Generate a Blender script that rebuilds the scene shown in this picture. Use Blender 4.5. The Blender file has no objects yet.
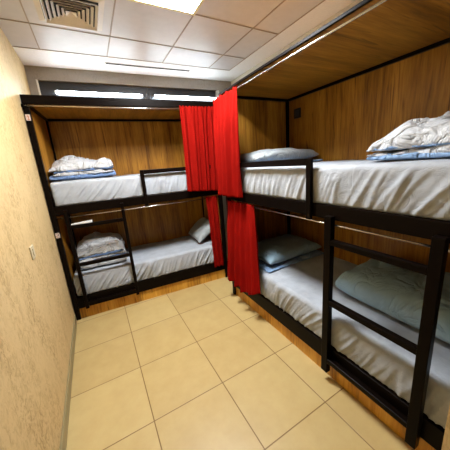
import bpy, bmesh, math, random
from mathutils import Vector, Matrix, noise

SC = bpy.context.scene
COL = SC.collection

# ------------------------------------------------------------------ camera, world, exposure
PITCH, YAW, ROLL, FPX, CAMZ = -0.2362, 0.4984, -0.0756, 238.41, 1.577
cam_data = bpy.data.cameras.new('camera')
cam = bpy.data.objects.new('camera', cam_data)
COL.objects.link(cam)
_f = Vector((math.sin(YAW) * math.cos(PITCH), math.cos(YAW) * math.cos(PITCH), math.sin(PITCH)))
_r = Vector((math.cos(YAW), -math.sin(YAW), 0))
_u = _r.cross(_f)
_R = math.cos(ROLL) * _r + math.sin(ROLL) * _u
_U = -math.sin(ROLL) * _r + math.cos(ROLL) * _u
cam.matrix_world = Matrix(((_R.x, _U.x, -_f.x, 0), (_R.y, _U.y, -_f.y, 0), (_R.z, _U.z, -_f.z, CAMZ), (0, 0, 0, 1)))
cam_data.sensor_width = 36
cam_data.lens = FPX / 450 * 36
cam_data.shift_x = -2.39 / 450
cam_data.shift_y = -4.9 / 450
cam_data.clip_start = 0.02
SC.camera = cam

world = bpy.data.worlds.new('world')
SC.world = world
world.use_nodes = True
world.node_tree.nodes['Background'].inputs[0].default_value = (0.9, 0.95, 1, 1)
world.node_tree.nodes['Background'].inputs[1].default_value = 0.0

SC.view_settings.view_transform = 'Standard'
SC.view_settings.look = 'None'
SC.view_settings.gamma = 1
SC.view_settings.use_curve_mapping = False
SC.view_settings.exposure = 1.72
PANEL_STRENGTH = 34.0
PANEL_COLOR = (0.97, 0.99, 1.0, 1)
TUBE_STRENGTH = 24.0
TUBE_COLOR = (0.80, 0.92, 1.0, 1)

# ------------------------------------------------------------------ materials
def new_mat(name):
    m = bpy.data.materials.new(name)
    m.use_nodes = True
    nt = m.node_tree
    return m, nt, nt.nodes['Principled BSDF']

def nd(nt, kind, **kw):
    n = nt.nodes.new(kind)
    for k, v in kw.items():
        if k in n.inputs: n.inputs[k].default_value = v
        else: setattr(n, k, v)
    return n

def ramp(nt, stops):
    n = nt.nodes.new('ShaderNodeValToRGB')
    e = n.color_ramp.elements
    while len(e) < len(stops): e.new(0.5)
    for i, (p, c) in enumerate(stops):
        e[i].position = p
        e[i].color = (c[0], c[1], c[2], 1)
    return n

def plain(name, color, rough=0.5, metal=0.0, spec=0.5, bump=0.0, bscale=60.0):
    m, nt, b = new_mat(name)
    b.inputs['Base Color'].default_value = (*color, 1)
    b.inputs['Roughness'].default_value = rough
    b.inputs['Metallic'].default_value = metal
    b.inputs['Specular IOR Level'].default_value = spec
    tc = nd(nt, 'ShaderNodeTexCoord')
    no = nd(nt, 'ShaderNodeTexNoise', Scale=bscale, Detail=4.0)
    nt.links.new(tc.outputs['Object'], no.inputs['Vector'])
    mx = nd(nt, 'ShaderNodeMix', data_type='RGBA')
    mx.inputs[6].default_value = (color[0] * .9, color[1] * .9, color[2] * .9, 1)
    mx.inputs[7].default_value = (min(1, color[0] * 1.08), min(1, color[1] * 1.08), min(1, color[2] * 1.08), 1)
    nt.links.new(no.outputs['Fac'], mx.inputs[0])
    nt.links.new(mx.outputs[2], b.inputs['Base Color'])
    if bump:
        bp = nd(nt, 'ShaderNodeBump', Strength=bump, Distance=0.004)
        nt.links.new(no.outputs['Fac'], bp.inputs['Height'])
        nt.links.new(bp.outputs['Normal'], b.inputs['Normal'])
    return m

def wood(name, grain='z', dark=(0.06615, 0.0189, 0.00189), mid=(0.3024, 0.1276, 0.01323), light=(0.5292, 0.2552, 0.03591), rough=0.34):
    m, nt, b = new_mat(name)
    tc = nd(nt, 'ShaderNodeTexCoord')
    mp = nd(nt, 'ShaderNodeMapping')
    hi, lo = 15.0, 0.9
    mp.inputs['Scale'].default_value = {'z': (hi, hi, lo), 'x': (lo, hi, hi), 'y': (hi, lo, hi)}[grain]
    nt.links.new(tc.outputs['Object'], mp.inputs['Vector'])
    n1 = nd(nt, 'ShaderNodeTexNoise', Scale=1.0, Detail=6.0, Roughness=0.62, Distortion=0.8)
    n2 = nd(nt, 'ShaderNodeTexNoise', Scale=5.0, Detail=4.0, Roughness=0.6)
    n3 = nd(nt, 'ShaderNodeTexNoise', Scale=0.32, Detail=2.0)
    for n in (n1, n2, n3): nt.links.new(mp.outputs['Vector'], n.inputs['Vector'])
    a = nd(nt, 'ShaderNodeMath', operation='MULTIPLY'); a.inputs[1].default_value = 0.30
    nt.links.new(n2.outputs['Fac'], a.inputs[0])
    c = nd(nt, 'ShaderNodeMath', operation='MULTIPLY_ADD'); c.inputs[1].default_value = 0.45
    nt.links.new(n1.outputs['Fac'], c.inputs[0]); nt.links.new(a.outputs[0], c.inputs[2])
    d = nd(nt, 'ShaderNodeMath', operation='MULTIPLY_ADD'); d.inputs[1].default_value = 0.35
    nt.links.new(n3.outputs['Fac'], d.inputs[0]); nt.links.new(c.outputs[0], d.inputs[2])
    r = ramp(nt, [(0.36, dark), (0.53, mid), (0.70, light)])
    nt.links.new(d.outputs[0], r.inputs['Fac'])
    n4 = nd(nt, 'ShaderNodeTexNoise', Scale=1.7, Detail=3.0, Roughness=0.5, Distortion=1.6)
    nt.links.new(mp.outputs['Vector'], n4.inputs['Vector'])
    sr = ramp(nt, [(0.60, (0, 0, 0)), (0.70, (0.75, 0.75, 0.75))]); nt.links.new(n4.outputs['Fac'], sr.inputs['Fac'])
    sm = nd(nt, 'ShaderNodeMix', data_type='RGBA'); sm.inputs[7].default_value = (*dark, 1)
    nt.links.new(sr.outputs['Color'], sm.inputs[0]); nt.links.new(r.outputs['Color'], sm.inputs[6])
    nt.links.new(sm.outputs[2], b.inputs['Base Color'])
    b.inputs['Roughness'].default_value = rough
    b.inputs['Specular IOR Level'].default_value = 0.35
    return m

def fabric(name, color, rough=0.85, bump=0.15, mscale=9.0, var=0.12, sheen=0.1, crease=0.0, cscale=9.0):
    m, nt, b = new_mat(name)
    tc = nd(nt, 'ShaderNodeTexCoord')
    n1 = nd(nt, 'ShaderNodeTexNoise', Scale=mscale, Detail=5.0, Roughness=0.6)
    n2 = nd(nt, 'ShaderNodeTexNoise', Scale=420.0, Detail=2.0)
    for n in (n1, n2): nt.links.new(tc.outputs['Object'], n.inputs['Vector'])
    lo = tuple(c * (1 - var) for c in color); hi = tuple(min(1, c * (1 + var)) for c in color)
    r = ramp(nt, [(0.3, lo), (0.7, hi)])
    nt.links.new(n1.outputs['Fac'], r.inputs['Fac'])
    nt.links.new(r.outputs['Color'], b.inputs['Base Color'])
    b.inputs['Roughness'].default_value = rough
    b.inputs['Specular IOR Level'].default_value = 0.25
    b.inputs['Sheen Weight'].default_value = sheen
    bp = nd(nt, 'ShaderNodeBump', Strength=bump, Distance=0.001)
    nt.links.new(n2.outputs['Fac'], bp.inputs['Height'])
    if crease:                                    # sharp cloth creases: folded noise
        n3 = nd(nt, 'ShaderNodeTexNoise', Scale=cscale, Detail=3.0, Roughness=0.5, Distortion=1.2)
        nt.links.new(tc.outputs['Object'], n3.inputs['Vector'])
        s1 = nd(nt, 'ShaderNodeMath', operation='SUBTRACT'); s1.inputs[1].default_value = 0.5
        s2 = nd(nt, 'ShaderNodeMath', operation='ABSOLUTE')
        s3 = nd(nt, 'ShaderNodeMath', operation='POWER'); s3.inputs[1].default_value = 0.6
        nt.links.new(n3.outputs['Fac'], s1.inputs[0]); nt.links.new(s1.outputs[0], s2.inputs[0]); nt.links.new(s2.outputs[0], s3.inputs[0])
        b2 = nd(nt, 'ShaderNodeBump', Strength=1.0, Distance=crease)
        nt.links.new(s3.outputs[0], b2.inputs['Height']); nt.links.new(bp.outputs['Normal'], b2.inputs['Normal'])
        bp = b2
    nt.links.new(bp.outputs['Normal'], b.inputs['Normal'])
    return m

def emit(name, color, strength):
    m, nt, b = new_mat(name)
    b.inputs['Base Color'].default_value = (0.8, 0.8, 0.8, 1)
    b.inputs['Emission Color'].default_value = color
    b.inputs['Emission Strength'].default_value = strength
    return m

def floor_mat():
    m, nt, b = new_mat('floor_tile')
    tc = nd(nt, 'ShaderNodeTexCoord')
    sep = nd(nt, 'ShaderNodeSeparateXYZ')
    nt.links.new(tc.outputs['Object'], sep.inputs[0])
    masks, cells = [], []
    for ax, off in (('X', 0.0755), ('Y', 0.3217)):
        s = nd(nt, 'ShaderNodeMath', operation='SUBTRACT'); s.inputs[1].default_value = off
        nt.links.new(sep.outputs[ax], s.inputs[0])
        q = nd(nt, 'ShaderNodeMath', operation='DIVIDE'); q.inputs[1].default_value = 0.5
        nt.links.new(s.outputs[0], q.inputs[0])
        fl = nd(nt, 'ShaderNodeMath', operation='FLOOR'); nt.links.new(q.outputs[0], fl.inputs[0]); cells.append(fl)
        pp = nd(nt, 'ShaderNodeMath', operation='PINGPONG'); pp.inputs[1].default_value = 0.5
        nt.links.new(q.outputs[0], pp.inputs[0])
        g = nd(nt, 'ShaderNodeMapRange', interpolation_type='SMOOTHSTEP')
        g.inputs['From Min'].default_value = 0.0045; g.inputs['From Max'].default_value = 0.0085
        nt.links.new(pp.outputs[0], g.inputs['Value']); masks.append(g)
    mn = nd(nt, 'ShaderNodeMath', operation='MINIMUM')
    nt.links.new(masks[0].outputs[0], mn.inputs[0]); nt.links.new(masks[1].outputs[0], mn.inputs[1])
    cmb = nd(nt, 'ShaderNodeCombineXYZ')
    nt.links.new(cells[0].outputs[0], cmb.inputs[0]); nt.links.new(cells[1].outputs[0], cmb.inputs[1])
    wn = nd(nt, 'ShaderNodeTexWhiteNoise'); nt.links.new(cmb.outputs[0], wn.inputs['Vector'])
    no = nd(nt, 'ShaderNodeTexNoise', Scale=7.0, Detail=6.0, Roughness=0.65)
    nt.links.new(tc.outputs['Object'], no.inputs['Vector'])
    ad = nd(nt, 'ShaderNodeMath', operation='MULTIPLY_ADD'); ad.inputs[1].default_value = 0.35
    nt.links.new(wn.outputs['Value'], ad.inputs[0]); nt.links.new(no.outputs['Fac'], ad.inputs[2])
    r = ramp(nt, [(0.3, FLOOR_A), (1.0, FLOOR_B)])
    nt.links.new(ad.outputs[0], r.inputs['Fac'])
    mx = nd(nt, 'ShaderNodeMix', data_type='RGBA'); mx.inputs[6].default_value = (0.20, 0.115, 0.035, 1)
    nt.links.new(mn.outputs[0], mx.inputs[0]); nt.links.new(r.outputs['Color'], mx.inputs[7])
    nt.links.new(mx.outputs[2], b.inputs['Base Color'])
    b.inputs['Roughness'].default_value = 0.38
    b.inputs['Specular IOR Level'].default_value = 0.4
    bp = nd(nt, 'ShaderNodeBump', Strength=0.4, Distance=0.002)
    nt.links.new(mn.outputs[0], bp.inputs['Height']); nt.links.new(bp.outputs['Normal'], b.inputs['Normal'])
    return m

def plaster_mat(name, base, fleck, scale=1.0, amount=0.5, bump=0.5):
    m, nt, b = new_mat(name)
    tc = nd(nt, 'ShaderNodeTexCoord')
    mp = nd(nt, 'ShaderNodeMapping'); mp.inputs['Scale'].default_value = (scale, scale, scale * 0.62)
    nt.links.new(tc.outputs['Object'], mp.inputs['Vector'])
    n1 = nd(nt, 'ShaderNodeTexNoise', Scale=34.0, Detail=8.0, Roughness=0.68, Distortion=1.4)
    n2 = nd(nt, 'ShaderNodeTexNoise', Scale=4.5, Detail=3.0)
    for n in (n1, n2): nt.links.new(mp.outputs['Vector'], n.inputs['Vector'])
    r1 = ramp(nt, [(0.46, (0, 0, 0)), (0.64, (1, 1, 1))]); nt.links.new(n1.outputs['Fac'], r1.inputs['Fac'])
    r2 = ramp(nt, [(0.40, (0.25, 0.25, 0.25)), (0.62, (1, 1, 1))]); nt.links.new(n2.outputs['Fac'], r2.inputs['Fac'])
    mu = nd(nt, 'ShaderNodeMath', operation='MULTIPLY')
    nt.links.new(r1.outputs['Color'], mu.inputs[0]); nt.links.new(r2.outputs['Color'], mu.inputs[1])
    am = nd(nt, 'ShaderNodeMath', operation='MULTIPLY'); am.inputs[1].default_value = amount
    nt.links.new(mu.outputs[0], am.inputs[0])
    mx = nd(nt, 'ShaderNodeMix', data_type='RGBA')
    mx.inputs[6].default_value = (*base, 1); mx.inputs[7].default_value = (*fleck, 1)
    nt.links.new(am.outputs[0], mx.inputs[0])
    nt.links.new(mx.outputs[2], b.inputs['Base Color'])
    b.inputs['Roughness'].default_value = 0.55
    b.inputs['Specular IOR Level'].default_value = 0.3
    bp = nd(nt, 'ShaderNodeBump', Strength=bump, Distance=0.003)
    nt.links.new(mu.outputs[0], bp.inputs['Height']); nt.links.new(bp.outputs['Normal'], b.inputs['Normal'])
    return m

FLOOR_A = (0.42, 0.294, 0.1155)
FLOOR_B = (0.511, 0.3815, 0.1645)
M = {}
M['floor'] = floor_mat()
M['wall'] = plaster_mat('beige_wallpaper', (0.62, 0.455, 0.225), (0.32, 0.195, 0.07), amount=.8)
M['plaster'] = plaster_mat('grey_plaster', (0.34, 0.32, 0.295), (0.20, 0.18, 0.16), 1.6)
M['plaster_lit'] = plaster_mat('lit_plaster', (0.56, 0.53, 0.45), (0.44, 0.40, 0.32), 1.6)  # brighter copy of the plaster: scattered panel light put into the colour
M['tile'] = plain('ceiling_tile_vinyl', (0.62, 0.605, 0.62), 0.42, bump=0.03, bscale=14)
M['border'] = plain('ceiling_border_paint', (0.88, 0.88, 0.89), 0.45)
M['tbar'] = plain('ceiling_grid_bar', (0.38, 0.31, 0.25), 0.5)
M['base'] = plain('baseboard_tile', (0.252, 0.203, 0.098), 0.35)
M['wood'] = wood('laminate_vertical', 'z')
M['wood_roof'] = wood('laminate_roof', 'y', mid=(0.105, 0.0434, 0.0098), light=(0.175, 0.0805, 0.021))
M['wood_kick'] = wood('laminate_kick', 'z', dark=(0.112, 0.042, 0.007), mid=(0.52, 0.235, 0.022), light=(0.72, 0.40, 0.065))
M['metal'] = plain('dark_brown_painted_steel', (0.0040, 0.0022, 0.0015), 0.32, 0.0, 0.06)
M['chrome'] = plain('chrome', (0.60, 0.57, 0.52), 0.26, 1.0)
M['sheet'] = fabric('white_sheet', (0.35, 0.378, 0.42), 0.7, crease=.0035, cscale=11)
M['duvet'] = fabric('white_duvet', (0.49, 0.504, 0.525), 0.75, var=0.05, crease=.045, cscale=7)
M['lining'] = fabric('blue_lining', (0.130, 0.215, 0.40), 0.75, crease=.035)
M['lining_pale'] = fabric('pale_blue_lining', (0.22, 0.345, 0.55), 0.75, crease=.035)
M['pillow'] = fabric('grey_pillowcase', (0.29, 0.315, 0.325), 0.8, var=0.06, crease=.025, cscale=6)
M['pillow_blue'] = fabric('blue_grey_cotton', (0.25, 0.37, 0.46), 0.8, var=0.08, crease=.025, cscale=6)
M['red'] = fabric('red_curtain', (0.205, 0.0040, 0.0022), 0.8, mscale=3, var=0.06, sheen=0.0)
M['red'].node_tree.nodes['Principled BSDF'].inputs['Specular IOR Level'].default_value = 0.03
M['white'] = plain('white_enamel', (0.82, 0.82, 0.80), 0.35)
M['vent'] = plain('vent_aluminium', (0.74, 0.68, 0.60), 0.40, 0.0)
M['void'] = plain('vent_void', (0.012, 0.011, 0.010), 0.9)
M['glass_dark'] = plain('dark_window_glass', (0.03, 0.031, 0.036), 0.4, 0.0, 0.5)
M['frame_dark'] = plain('dark_window_frame', (0.03, 0.03, 0.035), 0.4)
M['plate'] = plain('cream_plastic', (0.56, 0.476, 0.308), 0.35)
M['black'] = plain('black_plastic', (0.008, 0.008, 0.008), 0.4)
M['sticker'] = plain('sticker_paper', (0.62, 0.50, 0.44), 0.6)
M['ink'] = plain('sticker_ink', (0.45, 0.13, 0.03), 0.6)
M['ink_dark'] = plain('sticker_ink_dark', (0.10, 0.04, 0.03), 0.6)
M['panel_light'] = emit('led_panel_glow', PANEL_COLOR, PANEL_STRENGTH)
M['tube_light'] = emit('led_tube_glow', TUBE_COLOR, TUBE_STRENGTH)
M['panel_trim'] = plain('pale_yellow_trim', (0.78, 0.70, 0.38), 0.4)

# ------------------------------------------------------------------ helpers
def obj(name, bm, mat, parent=None, smooth=False, bevel=0.0):
    me = bpy.data.meshes.new(name)
    if bevel:
        bmesh.ops.bevel(bm, geom=list(bm.edges), offset=bevel, segments=2, affect='EDGES', profile=0.5, clamp_overlap=True)
    bmesh.ops.recalc_face_normals(bm, faces=bm.faces)
    bm.to_mesh(me); bm.free()
    for m in (mat if isinstance(mat, (list, tuple)) else [mat]): me.materials.append(m)
    o = bpy.data.objects.new(name, me)
    COL.objects.link(o)
    if smooth:
        for p in me.polygons: p.use_smooth = True
    if parent: o.parent = parent
    return o

def empty(name, loc=(0, 0, 0), rz=0.0):
    o = bpy.data.objects.new(name, None)
    o.location = loc; o.rotation_euler = (0, 0, rz)
    o.empty_display_size = 0.1
    COL.objects.link(o)
    return o

def tag(o, label=None, cat=None, group=None, kind=None):
    if label: o['label'] = label
    if cat: o['category'] = cat
    if group: o['group'] = group
    if kind: o['kind'] = kind
    return o

def box(bm, x0, x1, y0, y1, z0, z1):
    v = [bm.verts.new((x, y, z)) for x in (x0, x1) for y in (y0, y1) for z in (z0, z1)]
    for f in ((0, 1, 3, 2), (4, 6, 7, 5), (0, 4, 5, 1), (2, 3, 7, 6), (0, 2, 6, 4), (1, 5, 7, 3)):
        bm.faces.new([v[i] for i in f])
    return bm

def B(*a):
    return box(bmesh.new(), *a)

def prism(pts, z0, z1, bm=None):
    bm = bm or bmesh.new()
    lo = [bm.verts.new((x, y, z0)) for x, y in pts]; hi = [bm.verts.new((x, y, z1)) for x, y in pts]
    bm.faces.new(lo); bm.faces.new(hi)
    n = len(pts)
    for i in range(n): bm.faces.new((lo[i], lo[(i + 1) % n], hi[(i + 1) % n], hi[i]))
    return bm

def tube(bm, p0, p1, r, seg=12):
    p0, p1 = Vector(p0), Vector(p1)
    d = p1 - p0
    mat = Matrix.Translation((p0 + p1) / 2) @ d.to_track_quat('Z', 'Y').to_matrix().to_4x4()
    bmesh.ops.create_cone(bm, cap_ends=True, segments=seg, radius1=r, radius2=r, depth=d.length, matrix=mat)
    return bm

def nz(x, y, z=0.0): return noise.noise((x, y, z))

def ridge(v): return 1.0 - min(1.0, abs(v) * 2.2)

def soft_slab(L, W, H, r, seed, step=0.0095, side_amp=0.020, top_amp=0.006):
    """A mattress in a fitted sheet: rounded slab, x 0..L, y 0..W, z 0..H, gathered wrinkles on its sides."""
    bm = bmesh.new()
    sec = []                                      # cross-section points (y, z) with outward normals
    def line(a, b, n):
        d = math.hypot(b[0] - a[0], b[1] - a[1]); k = max(2, int(d / step))
        for i in range(k):
            t = i / k; sec.append((a[0] + (b[0] - a[0]) * t, a[1] + (b[1] - a[1]) * t, n[0], n[1]))
    def arc(cy, cz, a0, a1, rr):
        for i in range(5):
            a = math.radians(a0 + (a1 - a0) * i / 5)
            sec.append((cy + rr * math.cos(a), cz + rr * math.sin(a), math.cos(a), math.sin(a)))
    rb = r * 0.6
    line((0, rb), (0, H - r), (-1, 0)); arc(r, H - r, 180, 90, r)
    line((r, H), (W - r, H), (0, 1)); arc(W - r, H - r, 90, 0, r)
    line((W, H - r), (W, rb), (1, 0)); arc(W - rb, rb, 0, -90, rb)
    n0 = len(sec)
    for i in range(10): sec.append((W - rb - (W - 2 * rb) * i / 10, 0, 0, -1))
    arc(rb, rb, 270, 180, rb)
    xs = []
    k = 6
    for i in range(k): xs.append((r * (1 - math.cos(math.pi / 2 * i / k)), i / k))
    m = int((L - 2 * r) / step)
    for i in range(m + 1): xs.append((r + (L - 2 * r) * i / m, 1.0))
    for i in range(k - 1, -1, -1): xs.append((L - r * (1 - math.cos(math.pi / 2 * i / k)), i / k))
    rings = []
    for x, e in xs:
        ins = r * (1 - math.sqrt(max(0, 1 - (1 - e) ** 2)))
        ring = []
        for y, z, ny, nzv in sec:
            py, pz = y - ny * ins, z - nzv * ins
            side = max(0.0, -ny) + max(0.0, ny)
            h = z / H
            d = 0.0
            if side > 0:
                sk = 0.6 * nz(x * 1.3, seed) + 0.5
                q = x + sk * (H - z)
                w = ridge(nz(q * 13, z * 1.5, seed)) ** 4 * 0.8 + ridge(nz(q * 27 + 7, z * 2.2, seed + 3)) ** 3 * 0.5 + .12 * nz(x * 40, z * 40, seed)
                d += side * side_amp * (w - 0.45) * min(1, (1.02 - h) * 3.0) * (0.55 + 0.9 * max(0, nz(x * 2.1, seed + 9) + .35))
                d += side * 0.010 * (math.sin(h * math.pi) - .3)
            if nzv > 0:
                d += nzv * (top_amp * nz(x * 3.2, y * 3.2, seed) + top_amp * 0.55 * ridge(nz(x * 6 + y * 2, y * 4, seed + 5)) ** 3)
            ring.append(bm.verts.new((x, py + ny * d, pz + nzv * d)))
        rings.append(ring)
    n = len(sec)
    for a, b in zip(rings, rings[1:]):
        for i in range(n): bm.faces.new((a[i], a[(i + 1) % n], b[(i + 1) % n], b[i]))
    bm.faces.new(rings[0]); bm.faces.new(rings[-1])
    return bm

def cushion(bm, w, d, h, cx=0, cy=0, cz=0, seed=0.0, q=0.5, n=44, amp=0.010, pinch=0.06, flat=0.35, tilt=0.0, tilty=0.0, wob=0.0, freq=7.0):
    """Soft stuffed shape centred at (cx, cy), resting at cz; q: how boxy its edge is; flat: share of the height below the seam."""
    def pt(u, v, s):
        prof = max(0.0, (1 - abs(u) ** 2.6)) ** q * max(0.0, (1 - abs(v) ** 2.6)) ** q
        x = u * w / 2 * (1 - pinch * (1 - abs(v) ** 3)) * (1 + wob * (nz(v * 2, seed + 4) + .5 * nz(v * 7, seed + 1)))
        y = v * d / 2 * (1 - pinch * (1 - abs(u) ** 3)) * (1 + wob * (nz(u * 2.3, seed + 8) + .5 * nz(u * 8, seed + 3)))
        z = h * (flat + (1 - flat) * prof) if s > 0 else h * flat * (1 - prof)
        wr = ridge(nz(x * freq + 1.7 * y * freq * nz(x * 2, y * 2, seed), y * freq * .7, seed)) ** 3
        e = min(1.0, prof * 1.6)
        k = amp * (1.2 * nz(x * 4.2, y * 4.2, seed + 2) + .5 * nz(x * 11, y * 11, seed + 7) + 0.9 * wr - 0.3)
        z += k * (0.35 + e) * (1 if s > 0 else -0.15)
        # small creases radiating from the seam
        z += amp * 0.5 * (1 - e) * nz(x * 26, y * 26, seed + 6)
        z += tilt * u * h + tilty * v * h
        return (cx + x, cy + y, cz + max(0.0, z))
    g = [-math.cos(math.pi * i / n) for i in range(n + 1)]
    top, bot = {}, {}
    for i, u in enumerate(g):
        for j, v in enumerate(g):
            edge = i in (0, n) or j in (0, n)
            top[i, j] = bm.verts.new(pt(u, v, 1))
            bot[i, j] = top[i, j] if edge else bm.verts.new(pt(u, v, -1))
    for i in range(n):
        for j in range(n):
            bm.faces.new((top[i, j], top[i + 1, j], top[i + 1, j + 1], top[i, j + 1]))
            f = [bot[i, j], bot[i, j + 1], bot[i + 1, j + 1], bot[i + 1, j]]
            if len(set(f)) >= 3:
                try: bm.faces.new(f)
                except ValueError: pass
    return bm

def curtain(name, A, Bp, C, D, pleats, amp, label, seed=0.0, flare=0.0, sag=None, nu=110, nv=60, header=0.03):
    """Hanging cloth: top edge A->B, bottom edge C->D; pleats across, small gathers under the top edge."""
    A, Bp, C, D = map(Vector, (A, Bp, C, D))
    nrm = (Bp - A).cross(Vector((0, 0, 1))).normalized()
    bm = bmesh.new()
    grid = []
    for j in range(nv + 1):
        t = j / nv
        row = []
        for i in range(nu + 1):
            s = i / nu
            top = A.lerp(Bp, s); bot = C.lerp(D, s)
            p = top.lerp(bot, t)
            if sag: p += sag(s, t)
            ph = s * pleats * 2 * math.pi + 0.9 * nz(s * 3, t * 1.2, seed) + 0.5 * math.sin(t * 2.4 + seed)
            a = amp * (0.35 + 0.65 * min(1, t * 3.0)) * (1 + flare * t) * (0.75 + 0.5 * nz(s * 4, seed + 2))
            off = a * (math.sin(ph + 0.55 * math.sin(ph)) + 0.38 * math.sin(2.3 * ph + 1.0 + t))
            gather = 0.006 * math.sin(s * pleats * 3.1 * 2 * math.pi) * max(0.0, 1 - t * 9)
            off += gather + 0.004 * nz(s * 9, t * 6, seed + 5)
            p = p + nrm * off
            p.z += 0.006 * math.sin(s * pleats * 3.1 * 2 * math.pi + 1) * max(0, 1 - t * 30)
            row.append(bm.verts.new(p))
        grid.append(row)
    for j in range(nv):
        for i in range(nu): bm.faces.new((grid[j][i], grid[j][i + 1], grid[j + 1][i + 1], grid[j + 1][i]))
    o = obj(name, bm, M['red'], smooth=True)
    md = o.modifiers.new('thickness', 'SOLIDIFY'); md.thickness = 0.003; md.offset = 0
    tag(o, label, 'curtain', 'red bunk curtains')
    return o

# ------------------------------------------------------------------ setting
XL, XR, YF, ZC, TH = -0.425, 2.235, -2.30, 2.793, 0.10
ANG = -0.066                                    # the back wall and its bunk stand slightly askew to the tiles
def yb(x): return 3.665 + ANG * (x + 0.4)       # face of the back wall
tag(obj('floor', B(XL - TH, XR + TH, YF - TH, 3.9, -0.1, 0.0), M['floor']), kind='structure')
tag(obj('wall_left', B(XL - TH, XL, YF - TH, 3.9, 0.0, ZC), M['wall']), kind='structure')
tag(obj('wall_right', B(XR, XR + TH, 0.05, 3.9, 0.0, ZC), M['plaster']), kind='structure')
tag(obj('wall_front', B(XL, XR + TH, YF - TH, YF, 0.0, ZC), M['wall']), kind='structure')
tag(obj('wall_near', prism([(1.15, YF), (1.15, .268), (1.212, .268), (1.212, .05), (XR + TH, .05), (XR + TH, YF)], 0.0, ZC), M['wall']), kind='structure')
x0, x1 = XL, XR
WZ0, WZ1, WX0, WX1 = 2.27, 2.655, -0.345, 1.93   # the high dark window band
bm = prism([(x0, yb(x0)), (x1, yb(x1)), (x1, 3.9), (x0, 3.9)], 0.0, WZ0)
prism([(x0, yb(x0)), (x1, yb(x1)), (x1, 3.9), (x0, 3.9)], WZ1, ZC, bm)
prism([(x0, yb(x0)), (WX0, yb(WX0)), (WX0, 3.9), (x0, 3.9)], WZ0, WZ1, bm)
prism([(WX1, yb(WX1)), (x1, yb(x1)), (x1, 3.9), (WX1, 3.9)], WZ0, WZ1, bm)
tag(obj('wall_back', bm, M['plaster']), kind='structure')
win = tag(empty('window_1'), kind='structure')
for a, b in ((WX0 + .012, 0.885), (0.905, WX1 - .012)):
    obj('window_pane', prism([(a, yb(a) + .05), (b, yb(b) + .05), (b, yb(b) + .06), (a, yb(a) + .06)], WZ0, WZ1), M['glass_dark'], win)
obj('window_mullion', prism([(0.885, yb(.885) + .035), (0.905, yb(.905) + .035), (0.905, yb(.905) + .065), (0.885, yb(.885) + .065)], WZ0, WZ1), M['frame_dark'], win)
for a, b in ((WX0 - .002, WX0 + .012), (WX1 - .03, WX1)):
    obj('window_jamb', prism([(a, yb(a) - .004), (b, yb(b) - .004), (b, yb(b) + .06), (a, yb(a) + .06)], WZ0, WZ1), M['white'], win)

tag(obj('trim_1', B(2.15, XR, 0.05, 3.55, 2.36, ZC), M['plaster_lit']), kind='structure')

# ceiling: tile field with its grid bars and a plain border along the back and right walls
ceil = tag(empty('ceiling'), kind='structure')
GX, GY = -0.213, 2.719
TX1, TY0 = 1.895, 3.205                         # where the tile field ends
def yt(x): return TY0 - 0.042 * (x + 0.4)
obj('ceiling_border', prism([(XL - TH, yt(XL)), (TX1, yt(TX1)), (TX1, YF - TH), (XR + TH, YF - TH), (XR + TH, 3.9), (XL - TH, 3.9)], ZC - 0.001, ZC + TH), M['border'], ceil)
bm = prism([(XL - TH, YF - TH), (TX1, YF - TH), (TX1, yt(TX1)), (XL - TH, yt(XL))], ZC + 0.002, ZC + TH)
obj('ceiling_tiles', bm, M['tile'], ceil)
bm = bmesh.new()
for k in range(5):
    x = GX + 0.6 * k
    if x < TX1: box(bm, x - .005, x + .005, YF, yt(x), ZC - 0.0025, ZC + 0.002)
for k in range(-8, 1):
    y = GY + 0.6 * k
    box(bm, XL, TX1, y - .005, y + .005, ZC - 0.0024, ZC + 0.002)
prism([(XL, yt(XL) - .005), (TX1, yt(TX1) - .005), (TX1, yt(TX1) + .005), (XL, yt(XL) + .005)], ZC - .0023, ZC + .002, bm)
box(bm, TX1 - .005, TX1 + .005, YF, yt(TX1), ZC - .0022, ZC + .002)
obj('ceiling_grid', bm, M['tbar'], ceil)
tag(obj('baseboard_left', B(XL, XL + 0.012, YF, 2.86, 0.0, 0.085), M['base'], bevel=0.002), kind='structure')

# ------------------------------------------------------------------ lamps
def panel_light(x, y, label):
    o = tag(empty('ceiling_light', (x, y, ZC - 0.004)), label, 'ceiling light')
    bm = bmesh.new()
    s, i = 0.298, 0.272
    for a in ((-s, s, -s, -i), (-s, s, i, s), (-s, -i, -i, i), (i, s, -i, i)): box(bm, *a, -0.010, 0.004)
    obj('frame', bm, M['panel_trim'], o)
    tag(obj('diffuser', B(-i, i, -i, i, -0.006, 0.002), M['panel_light'], o), 'glowing white diffuser')
    return o
panel_light(GX + 0.9, GY - 0.9, 'bright square recessed ceiling panel light with thin yellow rim')

def tube_light(xa, xb, z, label):
    xm = (xa + xb) / 2
    o = tag(empty('tube_light', (xm, yb(xm), z), ANG), label, 'tube light', 'tube lights on the dark window band')
    h = (xb - xa) / 2
    obj('housing', B(-h - .015, h + .015, -0.028, 0.052, 0.014, 0.034), M['frame_dark'], o, bevel=0.003)
    bm = tube(bmesh.new(), (-h, -0.016, 0.0), (h, -0.016, 0.0), 0.017, 16)
    tag(obj('tube', bm, M['tube_light'], o, smooth=True), 'glowing white tube')
    for s in (-1, 1):
        obj('end_cap', tube(bmesh.new(), (s * h, -0.016, 0), (s * (h + .014), -0.016, 0), 0.019, 16), M['white'], o, smooth=False)
    return o
tube_light(-0.175, 0.79, 2.527, 'glowing white tube light above the left bunk, nearer the beige wall')
tube_light(0.955, 1.86, 2.530, 'glowing white tube light above the left bunk, next to the red curtains')

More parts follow.
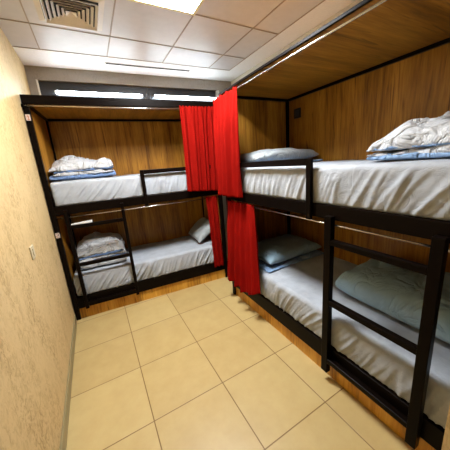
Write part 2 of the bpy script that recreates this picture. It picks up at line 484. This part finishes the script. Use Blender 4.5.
# ------------------------------------------------------------------ ceiling fittings
vent = tag(empty('air_vent', (0.092, 2.415, ZC)), 'square four-way ceiling air vent with stepped beige louvers', 'air vent')
bm = bmesh.new()
def ring(bm, s_out, z_out, s_in, z_in, th=0.003):
    lo = [bm.verts.new((sx * s_out, sy * s_out, z_out)) for sx, sy in ((-1, -1), (1, -1), (1, 1), (-1, 1))]
    hi = [bm.verts.new((sx * s_in, sy * s_in, z_in)) for sx, sy in ((-1, -1), (1, -1), (1, 1), (-1, 1))]
    lo2 = [bm.verts.new((v.co.x, v.co.y, v.co.z + th)) for v in lo]
    hi2 = [bm.verts.new((v.co.x, v.co.y, v.co.z + th)) for v in hi]
    for i in range(4):
        j = (i + 1) % 4
        bm.faces.new((lo[i], lo[j], hi[j], hi[i])); bm.faces.new((lo2[i], lo2[j], hi2[j], hi2[i]))
        bm.faces.new((lo[i], lo[j], lo2[j], lo2[i])); bm.faces.new((hi[i], hi[j], hi2[j], hi2[i]))
    return bm
obj('frame', ring(bmesh.new(), 0.225, -0.004, 0.185, -0.010), M['vent'], vent)
obj('duct_opening', B(-.186, .186, -.186, .186, -0.0015, 0.001), M['void'], vent)
for k in range(5):
    s = 0.180 - k * 0.030
    obj('louver', ring(bmesh.new(), s, -0.030, s - 0.017, -0.012, 0.0018), M['vent'], vent)
obj('centre_plate', ring(bmesh.new(), 0.036, -0.030, 0.002, -0.012), M['vent'], vent)
xm = 0.88
slot = tag(empty('slot_vent', (xm, 3.305, ZC - 0.001), ANG), 'long narrow slot air outlet in the plain ceiling border', 'air vent')
bm = bmesh.new()
for a in ((-.51, .51, -.022, -.013), (-.51, .51, .013, .022), (-.51, -.50, -.013, .013), (.50, .51, -.013, .013)): box(bm, *a, -0.005, 0.0)
obj('frame', bm, M['border'], slot)
obj('slot', B(-.50, .50, -.018, .018, -0.006, -0.001), M['void'], slot)

# ------------------------------------------------------------------ bunk beds
def bunk(name, loc, rz, L, D, label, lad, guard, roof_h, right_end, grain_roof, rz_=2.222):
    """Built in its own frame: x along the bed, y from its front (0) to its rear (D), z up."""
    o = tag(empty(name, loc, rz), label, 'bunk bed')
    mt = M['metal']
    P = 0.045
    for x in (0, L - P):
        for y in (0, D - P):
            obj('post', B(x, x + P, y, y + P, 0, rz_ - .001), mt, o, bevel=0.004)
    for z0, z1 in ((0.13, 0.262), (1.185, 1.272)):
        bm = bmesh.new()
        box(bm, P, L - P, 0.002, 0.040, z0, z1); box(bm, P, L - P, D - .040, D - .002, z0, z1)
        box(bm, 0.002, P - .004, P, D - P, z0, z1); box(bm, L - P + .004, L - .002, P, D - P, z0, z1)
        obj('bed_frame', bm, mt, o, bevel=0.003)
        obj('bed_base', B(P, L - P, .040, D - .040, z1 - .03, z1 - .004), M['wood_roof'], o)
    obj('kick_board', B(P, L - P, 0.022, 0.040, 0.0, 0.13), M['wood_kick'], o)
    # panels
    obj('back_panel', B(P, L - P, D - .022, D - .004, 0.262, rz_), M['wood'], o)
    obj('end_panel', B(0.012, 0.030, P, D - P, 0.262, rz_), M['wood'], o)
    if right_end: obj('end_panel', B(L - .030, L - .012, P, D - P, 0.262, rz_), M['wood'], o)
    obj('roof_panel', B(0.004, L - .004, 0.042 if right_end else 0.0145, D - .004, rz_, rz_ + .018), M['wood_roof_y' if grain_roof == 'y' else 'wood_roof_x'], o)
    bm = bmesh.new()
    box(bm, 0, L, 0.0, 0.040 if right_end else 0.014, rz_, rz_ + roof_h)
    obj('roof_beam', bm, mt, o, bevel=0.003)
    bm = bmesh.new()
    box(bm, P, L - P, D - .045, D - .022, rz_ - .025, rz_); box(bm, 0.030, 0.05, P, D - P, rz_ - .025, rz_)
    box(bm, 0.030, 0.05, D - .065, D - P, 0.27, rz_ - .025)
    obj('panel_trim', bm, mt, o)
    # curtain rods
    for z, ry in ((2.200, -.018), (1.150, .020)):
        obj('curtain_rod', tube(bmesh.new(), (0.0, ry, z), (L, ry, z), 0.006), M['chrome'], o, smooth=True)
        for x in (0.008, L - .008):
            obj('rod_bracket', B(x - .008, x + .008, ry - .010, ry + .018, z - .012, z + .012), mt, o)
    # guard rail: top bar and one post, fixed to the upper frame
    g0, g1 = guard
    gx = g1 if g0 == 0 else g0
    g = tag(obj('guard_rail', B(g0 + (.04 if g0 else 0), g1 - (0 if g0 else .04), -.026, -.001, 1.520, 1.566), mt, o, bevel=.003))
    gp = (g0, g0 + .04) if g0 else (g1 - .04, g1)
    obj('rail_post', B(gp[0], gp[1], -.026, -.001, 1.165, 1.566), mt, g, bevel=.003)
    # ladder hooked to the front
    l0, l1, lb, lt, w = lad
    ld = empty('ladder')
    ld.parent = o
    for a in (l0, l1 - w): obj('rail', B(a, a + w, -.045, -.004, lb, lt), mt, ld, bevel=.003)
    for z in (1.035, 0.62, 0.165):
        obj('rung', B(l0 + w, l1 - w, -.043, -.007, z, z + .036), mt, ld, bevel=.003)
    return o

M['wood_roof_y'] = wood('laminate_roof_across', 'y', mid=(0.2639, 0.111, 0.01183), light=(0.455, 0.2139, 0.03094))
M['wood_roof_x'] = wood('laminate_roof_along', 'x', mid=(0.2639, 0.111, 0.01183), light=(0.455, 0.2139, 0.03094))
BL, BD = 1.875, 0.755
RL, RD = 2.265, 0.93
B_LOC, B_ROT = (-0.419, 2.889, 0.0), -0.074
R_LOC, R_ROT = (1.272, 2.335, 0.0), -math.pi / 2 - 0.020
bunkA = bunk('bunk_bed', B_LOC, B_ROT, BL, BD, 'dark steel and wood bunk bed across the back wall, seen front-on', (0.120, 0.680, 0.13, 1.235, 0.034), (0.900, BL), 0.075, True, 'y')
bunkB = bunk('bunk_bed.001', R_LOC, R_ROT, RL, RD, 'dark steel and wood bunk bed along the right wall, nearest the camera', (1.375, 1.965, 0.08, 1.215, 0.048), (0, 1.245), 0.020, False, 'y', 2.242)
mA = Matrix.Translation(B_LOC) @ Matrix.Rotation(B_ROT, 4, 'Z')
mB = Matrix.Translation(R_LOC) @ Matrix.Rotation(R_ROT, 4, 'Z')

# number stickers on the left post of the back bunk
for z, dig, ink in ((2.105, '1', 'ink'), (0.985, '2', 'ink_dark')):
    s = tag(obj('number_sticker', B(0.004, 0.040, -0.0015, 0.0, z - .026, z + .026), M['sticker'], bunkA), 'small pale sticker with the number ' + dig)
    bm = bmesh.new()
    def st(xa, xb, za, zb): box(bm, 0.022 + xa, 0.022 + xb, -0.0024, -0.0016, z + za, z + zb)
    if dig == '1': st(0.0, .006, -.018, .018); st(-.008, 0.0, .008, .014); st(-.008, .013, -.021, -.016)
    else: st(-.011, .011, .014, .020); st(.006, .011, 0.002, .014); st(-.011, .011, -.003, .002); st(-.011, -.006, -.014, -.003); st(-.011, .011, -.020, -.014)
    obj('digit', bm, M[ink], s)
# black wall socket on the right bunk's rear panel, upper far corner
sk = tag(obj('socket', B(0.135, 0.235, RD - .034, RD - .022, 2.01, 2.115), M['black'], bunkB, bevel=.003), 'black square socket')
obj('socket_insert', B(0.155, 0.215, RD - .037, RD - .034, 2.03, 2.095), M['frame_dark'], sk, bevel=.0015)

# ------------------------------------------------------------------ mattresses
def mattress(m, L, D, z, seed, label, mat='sheet', x0=.055, x1=.055, y0=0.012, H=0.243):
    bm = soft_slab(L - x0 - x1, D - .035 - y0, H, 0.034, seed)
    o = obj('mattress', bm, M[mat], smooth=True)
    o.matrix_world = m @ Matrix.Translation((x0, y0, z))
    return tag(o, label, 'mattress', 'mattresses on the bunks')
mattress(mA, BL, BD, 1.272, 1.3, 'white sheeted mattress on the upper level of the back bunk')
mattress(mA, BL, BD, 0.262, 5.1, 'white sheeted mattress on the lower level of the back bunk')
mattress(mB, RL, RD, 1.272, 9.7, 'white sheeted mattress on the upper level of the right bunk', x1=.03)
mattress(mB, RL, RD, 0.262, 14.2, 'grey-white sheeted mattress on the lower level of the right bunk', x1=.03)

# ------------------------------------------------------------------ bedding
def duvet(m, x, y, z, rz, w, d, h, seed, label, cover='duvet', lining='lining', layers=(), group='folded duvets'):
    o = tag(empty('duvet'), label, 'duvet', group)
    o.matrix_world = m @ Matrix.Translation((x, y, z)) @ Matrix.Rotation(rz, 4, 'Z')
    bl, bc = bmesh.new(), bmesh.new()
    k = dict(pinch=0.02, wob=0.07, n=56)
    for which, zf, hf, ws, ds, dx, dy, q, tl, fl in layers:
        cushion(bl if which == 'b' else bc, w * ws, d * ds, h * hf, w * dx, d * dy, h * zf, seed, q=q, amp=.030 if hf > .4 else .016, flat=fl, tilt=tl, **k)
        seed += 1.7
    tag(obj('lining', bl, M[lining], o, smooth=True), 'blue inner side')
    obj('cover', bc, M[cover], o, smooth=True)
    return o
ZU, ZL = 1.519, 0.509
LU = (('b', 0.0, .30, 1.0, 1.0, 0, 0, .25, 0, .4), ('c', .16, .30, .95, .985, .02, 0, .28, .06, .4), ('b', .34, .20, .90, .99, .03, -.005, .28, .22, .4),
      ('c', .38, .60, .97, .99, .0, .0, .34, .04, .20))
LL = (('c', 0.0, .34, 1.0, 1.0, 0, 0, .25, 0, .4), ('b', .20, .22, .97, .99, .0, -.01, .28, .10, .4), ('c', .30, .24, .94, .97, .03, 0, .28, .16, .4),
      ('b', .42, .18, .90, .985, .02, 0, .28, .14, .4), ('c', .46, .58, .98, 1.0, -.01, .01, .42, 0, .2))
LR = (('b', 0.0, .22, 1.0, 1.0, 0, 0, .25, 0, .4), ('c', .08, .26, .975, .98, .01, 0, .28, .05, .4), ('b', .26, .22, .96, .985, .0, -.005, .28, .10, .4),
      ('c', .28, .72, .97, 1.0, .0, .0, .34, .12, .14))
duvet(mA, 0.345, 0.36, ZU, 0.02, 0.61, 0.50, 0.220, 2.0, 'folded white duvet with blue edges on upper back bunk, by the beige wall', layers=LU)
duvet(mA, 0.355, 0.34, ZL, 0.0, 0.52, 0.46, 0.30, 7.0, 'folded grey-blue duvet on lower back bunk, behind the ladder', layers=LL)
duvet(mB, 1.815, 0.50, ZU, 0.0, 0.70, 0.62, 0.205, 11.0, 'folded white duvet with pale blue edges on upper right bunk, near the camera', lining='lining_pale', layers=LR)

def pillow(m, x, y, z, rot, w, d, h, seed, label, mat='pillow', **kw):
    bm = cushion(bmesh.new(), w, d, h, 0, 0, 0, seed, q=kw.pop('q', .36), pinch=kw.pop('pinch', .035), amp=kw.pop('amp', .009), **kw)
    o = obj('pillow', bm, M[mat], smooth=True)
    o.matrix_world = m @ Matrix.Translation((x, y, z)) @ rot
    return tag(o, label, 'pillow', 'pillows on the bunks')
RX = lambda a: Matrix.Rotation(a, 4, 'X'); RY = lambda a: Matrix.Rotation(a, 4, 'Y'); RZ = lambda a: Matrix.Rotation(a, 4, 'Z')
pillow(mB, 0.31, 0.47, ZU + .022, RZ(0.0), 0.44, 0.80, 0.135, 21, 'long grey pillow at the far end of the upper right bunk')
pillow(mB, 0.36, 0.47, ZL + .022, RZ(0.03), 0.52, 0.74, 0.15, 24, 'blue-grey pillow at the far end of the lower right bunk', 'pillow_blue')
for fx, fz, fd, fl in ((0.345, ZU, 11, 'pale blue folded sheet under the long pillow on upper right bunk'), (0.40, ZL, 15, 'pale blue folded sheet under the far pillow on lower right bunk')):
    fs = obj('folded_sheet', cushion(bmesh.new(), 0.50, 0.80, 0.026, 0, 0, 0, fd, q=.2, pinch=.02, wob=.06, amp=.004), M['lining_pale'], smooth=True)
    fs.matrix_world = mB @ Matrix.Translation((fx, .46, fz))
    tag(fs, fl, 'sheet', 'folded sheets under pillows')
pillow(mB, 1.645, 0.52, ZL, RZ(0.0), 0.80, 0.54, 0.265, 27, 'plump blue-grey pillow on lower right bunk, behind the near ladder', 'pillow_blue', flat=.34, amp=.014, q=.26)
pillow(mA, BL - .165, 0.40, ZL + .102, RY(-0.62), 0.36, 0.52, 0.13, 31, 'grey pillow leaning at the right end of lower back bunk, beside dark red curtain')

# ------------------------------------------------------------------ curtains
def wa(x, y, z): return mA @ Vector((x, y, z))
def wb(x, y, z): return mB @ Vector((x, y, z))
curtain('curtain', wa(1.415, -.045, 2.225), wa(1.85, -.045, 2.225), wa(1.40, -.055, 1.275), wa(1.80, -.055, 1.245), 3.6, .030,
        'bright red curtain on the upper level of the back bunk, left of the corner', 1.0)
curtain('curtain.001', wb(-.03, -.040, 2.212), wb(0.445, -.040, 2.205), wb(-.03, -.055, 1.235), wb(0.42, -.055, 1.24), 3.6, .046,
        'brightest red curtain on the upper level of the right bunk, foremost at the corner', 4.0)
curtain('curtain.002', wa(1.645, .010, 1.172), wa(1.80, .010, 1.172), wa(1.665, -.03, .215), wa(1.80, -.03, .215), 2.5, .016,
        'narrow dark red curtain on the lower level of the back bunk, beside its post', 7.0)
def sag3(s, t): return Vector((-.02 * t * s, 0, 0.30 * max(0, s - .45) ** 1.5 * t ** 3))
curtain('curtain.003', wb(0.03, .012, 1.172), wb(0.53, .012, 1.172), wb(0.03, -.050, .235), wb(0.70, -.065, .235), 4.0, .034,
        'dark red curtain on the lower level of the right bunk, reaching below the mattress', 10.0, flare=.4, sag=sag3)

# ------------------------------------------------------------------ small things
sw = tag(empty('light_switch', (XL, 1.935, 1.10)), 'small cream square light switch plate on the beige left wall', 'light switch')
obj('plate', B(0, 0.009, -.043, .043, -.043, .043), M['plate'], sw, bevel=.002)
obj('rocker', B(0.008, 0.0135, -.015, .015, -.024, .024), M['plate'], sw, bevel=.0015)
bm = prism([(0, 0), (0.19, -0.012), (0.192, 0.012), (0, 0.006)], 0, 0.012)
for v in bm.verts:
    if v.co.x > .1: v.co.z = 0.0 if v.co.z < .006 else 0.026
ws = obj('white_strip', bm, M['white'], bevel=.002)
ws.matrix_world = mA @ Matrix.Translation((0.160, -.024, 1.0735))
tag(ws, 'short tapered white strip resting on top rung of the back bunk ladder', 'strip')
